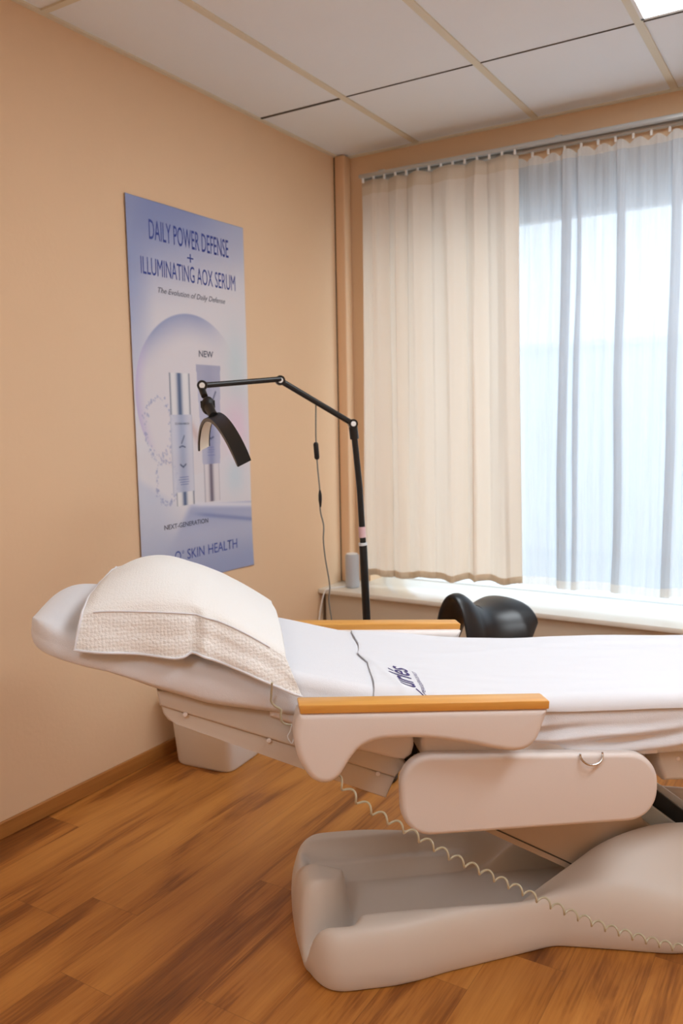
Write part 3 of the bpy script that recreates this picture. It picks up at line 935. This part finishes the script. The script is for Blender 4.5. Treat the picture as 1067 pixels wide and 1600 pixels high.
def base_mesh():
    # outline (half width as function of x), rounded ends
    x0, x1 = -.562, .86
    def hw(x):
        w = ip(x, [(-.56, .288), (-.334, .286), (-.26, .274), (-.198, .258), (.106, .203), (.243, .242), (.38, .283), (.45, .290), (.86, .29)])
        R1 = .115
        if x < x0 + R1: w *= max(0, 1 - ((x0 + R1 - x) / R1) ** 2.6) ** (1 / 2.6)
        if x > x1 - R1: w *= max(0, 1 - ((x - x1 + R1) / R1) ** 2.6) ** (1 / 2.6)
        return w
    raw = []
    K = 400
    for k in range(K + 1):
        s = .5 - .5 * math.cos(math.pi * k / K); raw.append((x0 + (x1 - x0) * s, -hw(x0 + (x1 - x0) * s)))
    raw += [(x, -y) for x, y in raw[::-1]][1:-1]
    raw = np.array(raw); raw[:, 0] += 0
    # the left end bulges a little
    seg = np.hypot(*(np.roll(raw, -1, 0) - raw).T); cum = np.concatenate([[0], np.cumsum(seg)]); tot = cum[-1]
    N = 360
    sx = np.linspace(0, tot, N, endpoint=False)
    cl = np.vstack([raw, raw[:1]])
    P = np.stack([np.interp(sx, cum, cl[:, 0]), np.interp(sx, cum, cl[:, 1])], 1)
    for _ in range(3): P = (np.roll(P, 1, 0) + 2 * P + np.roll(P, -1, 0)) / 4
    T = np.roll(P, -1, 0) - np.roll(P, 1, 0); T /= np.hypot(*T.T)[:, None]
    Nn = np.stack([-T[:, 1], T[:, 0]], 1)      # inward for a counter-clockwise loop

    def H(x, y):
        ay = abs(y)
        rim = .152 if y < 0 else .152 - .020 * ss(0, .15, y)
        f = ss(.135, .215, ay)                                   # basin walls
        L_ = .040 + (rim - .040) * f
        if y > 0: L_ = max(L_, .085 * ss(.10, .15, ay))          # ledge at the far wall
        e = 1 - ss(-.525, -.455, x)                                # left end wall
        L_ = max(L_, .120 * e)
        ed = math.hypot((x + .548) / .145, (y + .050) / .118)     # bulge standing up inside the end wall
        hmp = 1 - ss(.80, 1.0, ed)
        L_ = L_ + (.206 - .35 * max(0, x + .50) - .6 * max(0, y + .05) - L_) * hmp
        gr = math.exp(-((y + .185 + .25 * (x + .5)) / .026) ** 2) * (1 - ss(-.47, -.40, x))
        L_ -= .12 * gr * L_ / .15
        Hr = sip(x, [(-.15, .040), (0, .06), (.08, .105), (.172, .165), (.272, .228), (.40, .264), (.52, .264), (.7, .235), (.86, .20)])
        k = ss(.105, .275, ay)
        R_ = Hr * (1 - k) + .150 * k
        if Hr < .150: R_ = max(Hr, .04) * (1 - ss(.12, .21, ay)) + .152 * ss(.12, .21, ay)
        tr = 1 - ss(.085, .112, ay)
        R_ = R_ * (1 - tr) + min(R_, .05) * tr
        w = ss(-.12, .10, x)
        return L_ * (1 - w) + R_ * w
    rows = []
    offs = [0, .001, .003, .006, .010, .015, .021, .028, .036, .045, .055, .066]
    RR = .060
    rows.append([(p[0] + n_[0] * .01, p[1] + n_[1] * .01, .001) for p, n_ in zip(P, Nn)])
    for d in offs:
        Q = P + Nn * (d * .95)
        for _ in range(int(d * 300)): Q = (np.roll(Q, 1, 0) + 2 * Q + np.roll(Q, -1, 0)) / 4
        kk = (1 - (1 - min(d / RR, 1)) ** 3.2) ** (1 / 3.2)
        if d == 0: rows.append([(q[0], q[1], .001) for q in Q])
        else: rows.append([(q[0], q[1], .001 + (H(q[0], q[1]) - .001) * kk) for q in Q])
    Qin = np.array([(a, b) for a, b, _ in rows[-1]])
    for i in range(1, 62):
        s = i / 61
        tgt = np.stack([np.clip(Qin[:, 0], -.36, .70), np.zeros(N)], 1)
        q = Qin * (1 - s) + tgt * s
        rows.append([(a, b, H(a, b)) for a, b in q])
    vs = [v for r_ in rows for v in r_]; fs = []
    for i in range(len(rows) - 1):
        for k in range(N): fs.append((i * N + k, i * N + (k + 1) % N, (i + 1) * N + (k + 1) % N, (i + 1) * N + k))
    bm = bmesh.new(); V_ = [bm.verts.new(v) for v in vs]
    for f in fs:
        try: bm.faces.new([V_[i] for i in f])
        except ValueError: pass
    bmesh.ops.remove_doubles(bm, verts=bm.verts, dist=.0004)
    bmesh.ops.recalc_face_normals(bm, faces=bm.faces)
    me = bpy.data.meshes.new('base_cover'); bm.to_mesh(me); bm.free()
    me.polygons.foreach_set('use_smooth', [True] * len(me.polygons))
    o = link('base_cover', me, M['plastic'], chair)
    md = o.modifiers.new('soften', 'SMOOTH'); md.factor = .5; md.iterations = 4
    o.location = (0, .01, 0)
    return o


base_mesh()

# lifting mechanism
prism('lift_cover', [(-.24, .392), (-.036, .268), (.181, .148), (.30, .075), (.50, .075), (.52, .165), (.397, .262), (.33, .47), (-.24, .50)], -.078, -.02, M['cover'], chair, .004)
prism('lift_seam', [(-.23, .402), (-.036, .285), (.181, .165), (.30, .092), (.30, .096), (.181, .169), (-.036, .289), (-.23, .406)], -.0795, -.077, M['gap'], chair)
prism('hinge_plate', [(-.275, .545), (-.264, .44), (-.238, .385), (-.215, .40), (-.235, .545)], -.070, -.03, M['black'], chair, .003)
prism('lift_arm', [(-.12, .46), (.46, .055), (.56, .055), (.60, .16), (.20, .48)], -.015, .02, M['greym'], chair, .004)
prism('inner_arm', [(-.25, .47), (-.20, .36), (.50, .06), (.70, .06), (.70, .13), (.28, .475)], .025, .075, M['black'], chair, .004)
prism('lift_rail', [(.05, .62), (.62, .195), (.74, .11), (.74, .135), (.62, .222), (.09, .62)], .076, .10, M['lightm'], chair, .004)
box('seat_frame', -.22, .34, -.20, .20, .44, .548, M['tray'], chair, .01)

# cushions
def cushion(name, prof, y0, y1, m, bev=.02, parent=chair):
    return pad(name, prof, y0, y1, bev, m, parent)


cushion('back_cushion', [(-.62, .70), (-.5, .645), (-.414, .603), (-.33, .576), (-.305, .572), (-.288, .584), (-.282, .605), (-.285, .66), (-.30, .70), (-.36, .725), (-.62, .79)], -.268, .268, M['vinyl'], .012)
cushion('seat_cushion', [(-.268, .62), (-.262, .575), (-.245, .550), (.33, .542), (.33, .640), (-.20, .690), (-.25, .68)], -.279, .279, M['vinyl'], .012)
tube('seat_piping', [(-.252, -.2715, .552), (-.256, -.2725, .58), (-.256, -.2725, .66)], .002, M['vinyl'], chair, 6)
cushion('leg_cushion', [(.333, .541), (.93, .53), (.945, .56), (.93, .64), (.333, .655)], -.268, .268, M['vinyl'], .012)
# headrest, egg shaped in plan, follows the slope of the back
def head_rings(shr):
    rg = []
    for i in range(36):
        s = .5 - .5 * math.cos(math.pi * i / 35); x = -1.171 + shr + (.56 - shr) * s
        zt, zb, w = head_sec(x - shr * (1 - s))
        zt -= shr; zb += shr * .6; w = max(w - shr, .01)
        th = max(.004, (zt - zb)) / 2; zc = (zt + zb) / 2
        rg.append([(x, w * math.copysign(abs(math.cos(a)) ** .3, math.cos(a)), zc + th * math.copysign(abs(math.sin(a)) ** .5, math.sin(a))) for a in [2 * math.pi * k / 48 for k in range(48)]])
    return rg


def head_sec(x):
    zt, zb, w = sip(x, ZT), ip(x, HEM), planw(x)
    if x < -1.10:
        k = max(0.0, 1 - ((-1.10 - x) / .0725) ** 2.2) ** (1 / 2.2); zc = zb + (zt - zb) * .55
        zt, zb = zc + (zt - zc) * k, zc - (zc - zb) * k
    return zt, zb, max(w, .012)


def planw(x):
    w = .285
    if x < -.99: w *= max(0.0, 1 - ((-.99 - x) / .183) ** 2.6) ** (1 / 2.6)
    if x > .86: w *= max(0.0, 1 - ((x - .86) / .14) ** 2.4) ** (1 / 2.4)
    return w


ZT = [(-1.17, .940), (-1.12, .938), (-1.05, .925), (-.80, .864), (-.546, .80), (-.36, .752), (-.2, .727), (.03, .704), (.4, .690), (.7, .677), (1.0, .66)]
HEM = [(-1.17, .872), (-1.12, .868), (-1.09, .862), (-1.063, .854), (-.977, .828), (-.864, .783), (-.759, .744), (-.602, .712), (-.45, .68), (-.3, .64), (-.1, .612), (0, .596), (.1, .564), (.18, .552), (.3, .546), (1.0, .535)]
loft('headrest_cushion', head_rings(.012), M['vinyl'], chair)

# moulded trays
tp = [(-.873, .775), (-.869, .737), (-.325, .523), (-.298, .556), (-.33, .60), (-.45, .66), (-.62, .72), (-.80, .77)]
prism('back_tray', tp, -.252, .252, M['tray'], chair, .008)
tl = [(-.866, .737), (-.862, .715), (-.852, .699), (-.835, .690), (-.550, .561), (-.347, .469), (-.323, .521)]
lt = prism('tray_skirt', tl, -.243, .243, M['tray'], chair, .006)
for x, z in ((-.812, .714), (-.624, .638), (-.368, .537)):
    lathe('tray_plug', [(.0055, 0), (.0055, .0012), (.004, .0018)], M['vinyl'], chair, 14)
    o = C.objects[-1]; o.rotation_euler = (math.pi / 2, 0, 0); o.location = (x, -.2515, z)
prism('leg_tray', [(.345, .538), (.350, .50), (.366, .455), (.90, .43), (.93, .53)], -.245, .245, M['tray'], chair, .012)
lathe('tray_plug', [(.0055, 0), (.0055, .0012), (.004, .0018)], M['vinyl'], chair, 14)
o = C.objects[-1]; o.rotation_euler = (math.pi / 2, 0, 0); o.location = (.40, -.2445, .512)

# armrests: padded bracket with a wooden top board
arm_prof = [(-.563, .747), (-.571, .72), (-.574, .690), (-.568, .65), (-.552, .614), (-.535, .592), (-.513, .582), (-.493, .584), (-.474, .598), (-.456, .626), (-.434, .653), (-.412, .665), (-.380, .672), (-.304, .670), (-.240, .660), (-.180, .647), (-.130, .633), (-.083, .623), (-.05, .626), (-.025, .645), (-.010, .680), (.0015, .713), (.001, .7195)]
arm_out = [(p.x, p.y) for p in spline([(x, z, 0) for x, z in arm_prof], 5)]
for sgn, nm in ((-1, 'near'), (1, 'far')):
    ya, yb = (-.385, -.312) if sgn < 0 else (.312, .385)
    ar = pad('armrest', arm_out, ya, yb, .016, M['vinyl'], chair)
    # board, slightly sloping like the pad
    bd = prism('armrest_board', [(-.560, .7455), (.002, .7185), (.0035, .7355), (-.001, .738), (-.559, .765), (-.562, .763)], ya + (0 if sgn < 0 else .018), yb - (.018 if sgn < 0 else 0), M['beech'], ar, .003, 2)
    ys_ = ya + .002 if sgn < 0 else yb - .002
    tube('seam', [Vector((-.545, ys_, .738)), Vector((-.553, ys_, .69)), Vector((-.545, ys_, .645)), Vector((-.53, ys_, .617)), Vector((-.513, ys_, .600))], .0012, M['vinyl'], ar, 6)
    box('armrest_hinge', -.55, -.47, min(sgn * .27, sgn * .315), max(sgn * .27, sgn * .315), .61, .68, M['black'], chair, .005)

# side pads hanging under the seat
sp = round_poly([(-.327, .602, .070), (.317, .562, .085), (.309, .391, .072), (-.322, .402, .075)])
for sgn in (-1, 1):
    ya, yb = (-.312, -.272) if sgn < 0 else (.272, .312)
    pad('side_pad', sp, ya, yb, .013, M['vinyl'], chair)
    box('pad_mount', -.1, .1, min(sgn * .19, sgn * .274), max(sgn * .19, sgn * .274), .46, .52, M['black'], chair)
# D ring on the near side
rg = [Vector((.135 + .028 * math.cos(a), -.343 - .006 * math.sin(a) * 0, .578 + .021 * math.sin(a))) for a in np.linspace(math.pi * .95, 2.05 * math.pi, 24)]
rg2 = [Vector((p.x + .002, -.314 - .018 * max(0, (.578 - p.z) / .03), p.z - .006)) for p in rg]
tube('strap_ring', rg2, .0028, M['chrome'], chair, 10)

# coiled handset cord hanging below
base_pts = spline([(-.478, -.345, .585), (-.470, -.355, .568), (-.411, -.36, .509), (-.316, -.36, .443), (-.227, -.36, .380), (-.135, -.36, .325), (.005, -.36, .242), (.166, -.36, .157), (.359, -.36, .083), (.50, -.35, .05), (.62, -.33, .035)], 60)
cl = [0]
for a, b in zip(base_pts, base_pts[1:]): cl.append(cl[-1] + (b - a).length)
tot = cl[-1]; NP = 1300; hp = []
for i in range(NP):
    s = tot * i / (NP - 1)
    k = min(max(int(np.searchsorted(cl, s)) - 1, 0), len(base_pts) - 2)
    f = (s - cl[k]) / max(cl[k + 1] - cl[k], 1e-9)
    P = base_pts[k].lerp(base_pts[k + 1], f); T = (base_pts[k + 1] - base_pts[k]).normalized()
    n1 = Vector((0, 1, 0)); n2 = T.cross(n1).normalized()
    pit = .046 - .016 * (s / tot)
    ph = 2 * math.pi * (s / .046 + .5 * .016 / (.046 ** 2) * s * s / tot)
    r_ = .0085
    hp.append(P + n1 * (r_ * math.cos(ph)) + n2 * (r_ * math.sin(ph)))
tube('coiled_cord', hp, .0026, M['cord'], chair, 6)
cp = [(-.616, -.325, .80), (-.618, -.312, .765), (-.618, -.308, .750), (-.609, -.308, .739), (-.597, -.308, .730), (-.598, -.308, .717), (-.595, -.308, .702), (-.585, -.308, .695), (-.573, -.308, .694)]
tube('handset_cord', spline(cp, 6), .0024, M['cord'], chair, 8)
cp = [(-.573, -.310, .697), (-.578, -.312, .680), (-.584, -.312, .668), (-.575, -.312, .652), (-.570, -.312, .668), (-.571, -.312, .690)]
tube('cord_clip', spline(cp, 6), .0014, M['lightm'], chair, 6)


# ------------------------------------------------------------------ fitted terry sheet
def sheet_fn(s, t):
    s2 = s
    # denser at the ends
    x = -1.172 + 2.172 * (.5 - .5 * math.cos(math.pi * (.12 + .88 * s2))) if False else None
    if s < .2: x = -1.1715 + .2 * (1 - math.cos(s / .2 * math.pi / 2))
    elif s > .92: x = .84 + .1585 * math.sin((s - .92) / .08 * math.pi / 2)
    else: x = -.9715 + (s - .2) / .72 * 1.8115
    zt, zh, w = head_sec(x)
    r = min(.035, (zt - zh) * .48, w * .5)
    if x < -.95: r = min(.035 + .02 * ss(-.95, -1.08, x), (zt - zh) * .48, w * .5)
    q = abs(2 * t - 1); sd = -1 if t < .5 else 1
    # q: 1 hem .. 0 middle
    if q > .62:                                   # side drop
        k = (1 - q) / .38
        y = w; z = zh + (zt - r - zh) * k
        if k < .25: y = w - (.012 + .022 * ss(-.85, -1.0, x)) * (1 - k / .25) ** 2
        bul = math.sin(math.pi * k) * .006
        wr = ss(-.35, .05, x)
        f = z + .05 * math.sin(x * 3.1 + .5) - .10 * (x - .1)
        bul += wr * (.012 * math.sin(f * 150 + 2.0 * nz(x * 5, z * 9, 3)) + .012 * nz(x * 6, f * 34, sd)) * math.sin(math.pi * min(1, k + .15))
        bul += (1 - wr) * .004 * nz(x * 9, z * 14, 8 + sd)
        z += wr * .010 * nz(x * 4, 1.0, sd) * (1 - k)
        y += bul
    elif q > .45:
        k = (q - .45) / .17; a = k * math.pi / 2
        y = w - r + r * math.sin(a); z = zt - r + r * math.cos(a)
    else:
        y = (w - r) * q / .45; z = zt
    z += .0022 * nz(x * 7, sd * y * 8, 0) * (1 if q < .6 else 0)
    return (x, sd * y, z)


sheet = grid('fitted_sheet', 220, 91, sheet_fn, M['sheet'], solid=.003)
sheet.parent = None; sheet.location = CH; sheet.rotation_euler = (0, 0, ANG)
tag(sheet, 'white stretch terry sheet fitted round the cushions of the treatment chair', 'sheet')

# ------------------------------------------------------------------ pillow and hand towel at the head
TT = [(-1.045, .955), (-1.02, .985), (-.99, 1.010), (-.925, 1.040), (-.86, 1.042), (-.796, 1.022), (-.73, .986), (-.667, .942), (-.60, .892), (-.55, .850)]
BB = [(-1.045, .962), (-.99, .972), (-.90, .968), (-.776, .954), (-.697, .922), (-.603, .862), (-.55, .82)]
HH = [(-1.04, .896), (-.926, .880), (-.83, .864), (-.810, .866), (-.800, .873), (-.785, .870), (-.692, .821), (-.598, .765), (-.57, .753)]


def towel_fn(s, t):
    x = -1.022 + .440 * s
    T_ = sip(x, TT); B_ = sip(x, BB); H_ = ip(x, HH)
    H_ = max(H_, 0)
    if t < .25:
        k = t / .25
        y = -.318 + .030 * k ** 1.5 + .004 * math.sin(x * 40) * (1 - k); z = H_ + (B_ - H_) * k
        # vertical fold below the middle, edges flare
        fold = math.exp(-((x + .797 - .02 * k) / .013) ** 2)
        y += .010 * fold * (1 - .3 * k) - .008 * math.exp(-((x + .775 - .02 * k) / .016) ** 2)
        y += .004 * nz(x * 14, k * 3, 4)
        sl = x + .03 * (1 - k) * (s - .5)
        x = sl + .018 * s * (1 - k)
    elif t < .8:
        k = (t - .25) / .55
        y = -.288 + .58 * k
        b = math.sin(math.pi * min(k / .92, 1) ** .80) if k < 1 else 0
        b = max(b, 0) ** .75
        z = B_ + (T_ - B_) * b
        rise = ss(0, .06, k) * (1 - ss(.94, 1, k))
        z += .006 * nz(x * 10, y * 8, 2) * rise
        z += .005 * math.exp(-((x + .79 - .10 * k) / .02) ** 2) * (1 - k) ** 2
    else:
        k = (t - .8) / .2
        y = .292 + .02 * k; z = B_ - (B_ - H_) * k
    return (x, y, z)


def tband(s, t):
    return 1.0 if .012 < t < .24 else .22


ht = grid('hand_towel', 150, 150, towel_fn, M['terry'], solid=.005, attr=('band', tband))
ht.location = CH; ht.rotation_euler = (0, 0, ANG)
tag(ht, 'small white looped terry towel draped over the pillow at the head end', 'towel')
hem_pts = [Vector(towel_fn(i / 80, 0)) + Vector((0, -.001, .002)) for i in range(81)]
tube('hem_roll', hem_pts, .0030, M['towel'], ht, 8)
tube('hem_roll', [Vector(towel_fn(0, j / 80 * .85)) + Vector((.001, -.001, 0)) for j in range(81)], .0030, M['towel'], ht, 8)
bp = [Vector(towel_fn(.06 + .86 * i / 60, .245)) + Vector((0, -.0015, 0)) for i in range(61)]
tube('woven_ridge', bp, .0018, M['towel'], ht, 8)

prs = []
for i in range(36):
    s = .5 - .5 * math.cos(math.pi * i / 35); x = -1.015 + .41 * s
    zt = sip(x, TT) - .016; zm = sip(x, ZT) + .004; zbk = sip(x, BB) - .016
    kk = max(.03, 1 - abs(2 * s - 1) ** 6) ** .5
    r1 = []
    for k in range(60):
        a = 2 * math.pi * k / 60; cy = math.copysign(abs(math.cos(a)) ** .55, math.cos(a)); sy = math.sin(a)
        y = .005 + .27 * cy * (.8 + .2 * kk)
        top = zbk - .03 + (zt - zbk + .03) * max(0, math.cos((y - .02) / .285 * math.pi / 2)) ** .6 if abs(y - .02) < .285 else zbk - .03
        mid = zm + .012
        z = mid + (top - mid) * sy ** .6 * kk if sy > 0 else mid + (zm - mid) * abs(sy) ** .5 * kk
        r1.append((x, y, z))
    prs.append(r1)
pl = loft('head_pillow', prs, M['sheet'])
pl.location = CH; pl.rotation_euler = (0, 0, ANG)
tag(pl, 'white pillow bulging beneath the small terry towel on the headrest', 'pillow')


# ------------------------------------------------------------------ large towel over the seat and legs
def big_xl(y):
    return ip(y, [(-.30, -.384), (-.275, -.378), (-.15, -.366), (-.07, -.356), (0, -.372), (.10, -.356), (.30, -.348)]) + .002 * math.sin(y * 22)


def big_z(x, y, xl):
    z = sip(x, ZT) + .007 - .002 * math.exp(-((x - xl) / .006) ** 2)
    d = max(0.0, abs(y) - .25)
    z -= .042 - math.sqrt(max(0.0, .042 ** 2 - min(d, .0419) ** 2))
    z += .0030 * (nz(x * 3.5, y * 16, 1) + .5 * nz(x * 9, y * 30, 5)) + .0025 * math.exp(-((y - .10 - .1 * math.sin(x * 3)) / .02) ** 2)
    z += math.exp(-((x - xl) / .014) ** 2) * (.0005 + .002 * max(0, nz(y * 9, 3, 3)))
    z += .006 * math.exp(-((y - .245) / .02) ** 2) * math.exp(-((x - xl - .12) / .10) ** 2)
    z += .004 * math.exp(-((x - xl - .03 + .25 * (y + .12)) / .012) ** 2) * ss(-.02, -.10, y)
    return z


def big_fn(s, t):
    if t < .12: y = -.25 - .0417 * math.cos(t / .12 * math.pi / 2)
    elif t > .88: y = .25 + .0417 * math.cos((1 - t) / .12 * math.pi / 2)
    else: y = -.25 + .5 * (t - .12) / .76
    xl = big_xl(y)
    x = xl + (.965 - xl) * s ** 1.25
    return (x, y, big_z(x, y, xl))


bt = grid('body_towel', 200, 120, big_fn, M['towel'], solid=.003)
bt.location = CH; bt.rotation_euler = (0, 0, ANG)
tag(bt, 'large white flat towel with violet printed logo spread over seat and legs', 'towel')


def towel_z(x, y):
    return big_z(x, y, big_xl(y))


def towel_print(name, txt, o, ex, ey, m, thick=0):
    """lettering whose box runs from o along ex (reading) and ey (up), laid on the towel"""
    me = text_mesh(txt, (0, 0, 0), (1, 0, 0), (0, 1, 0), 1, 1, 0, thick, 0)
    for v in me.vertices:
        a, b = v.co.x, v.co.y
        v.co = Vector((o[0] + a * ex[0] + b * ey[0], o[1] + a * ex[1] + b * ey[1], 0))
    b_ = bmesh.new(); b_.from_mesh(me); bmesh.ops.triangulate(b_, faces=b_.faces)
    for _ in range(2): bmesh.ops.subdivide_edges(b_, edges=[e for e in b_.edges if e.calc_length() > .006], cuts=2, use_grid_fill=True)
    bmesh.ops.triangulate(b_, faces=b_.faces); b_.to_mesh(me); b_.free()
    for v in me.vertices: v.co.z = towel_z(v.co.x, v.co.y) + .0010
    return link(name, me, m, bt)


towel_print('logo_lettering', 'url\u00e9s', (-.2747, -.2629), (.010, .149), (-.049, .040), M['ink'], .008)
towel_print('small_lettering', 'PERRUQUERIA DE SALUT', (-.2541, -.2800), (.008, .1462), (-.0095, .008), M['inkg'], .006)
pts = [Vector((-.276 + .024 * k / 12, -.262 - .026 * (k / 12) ** .8, 0)) for k in range(13)]
for p_ in pts: p_.z = towel_z(p_.x, p_.y) + .0004
tube('logo_stroke', pts, .0014, M['ink'], bt, 6)
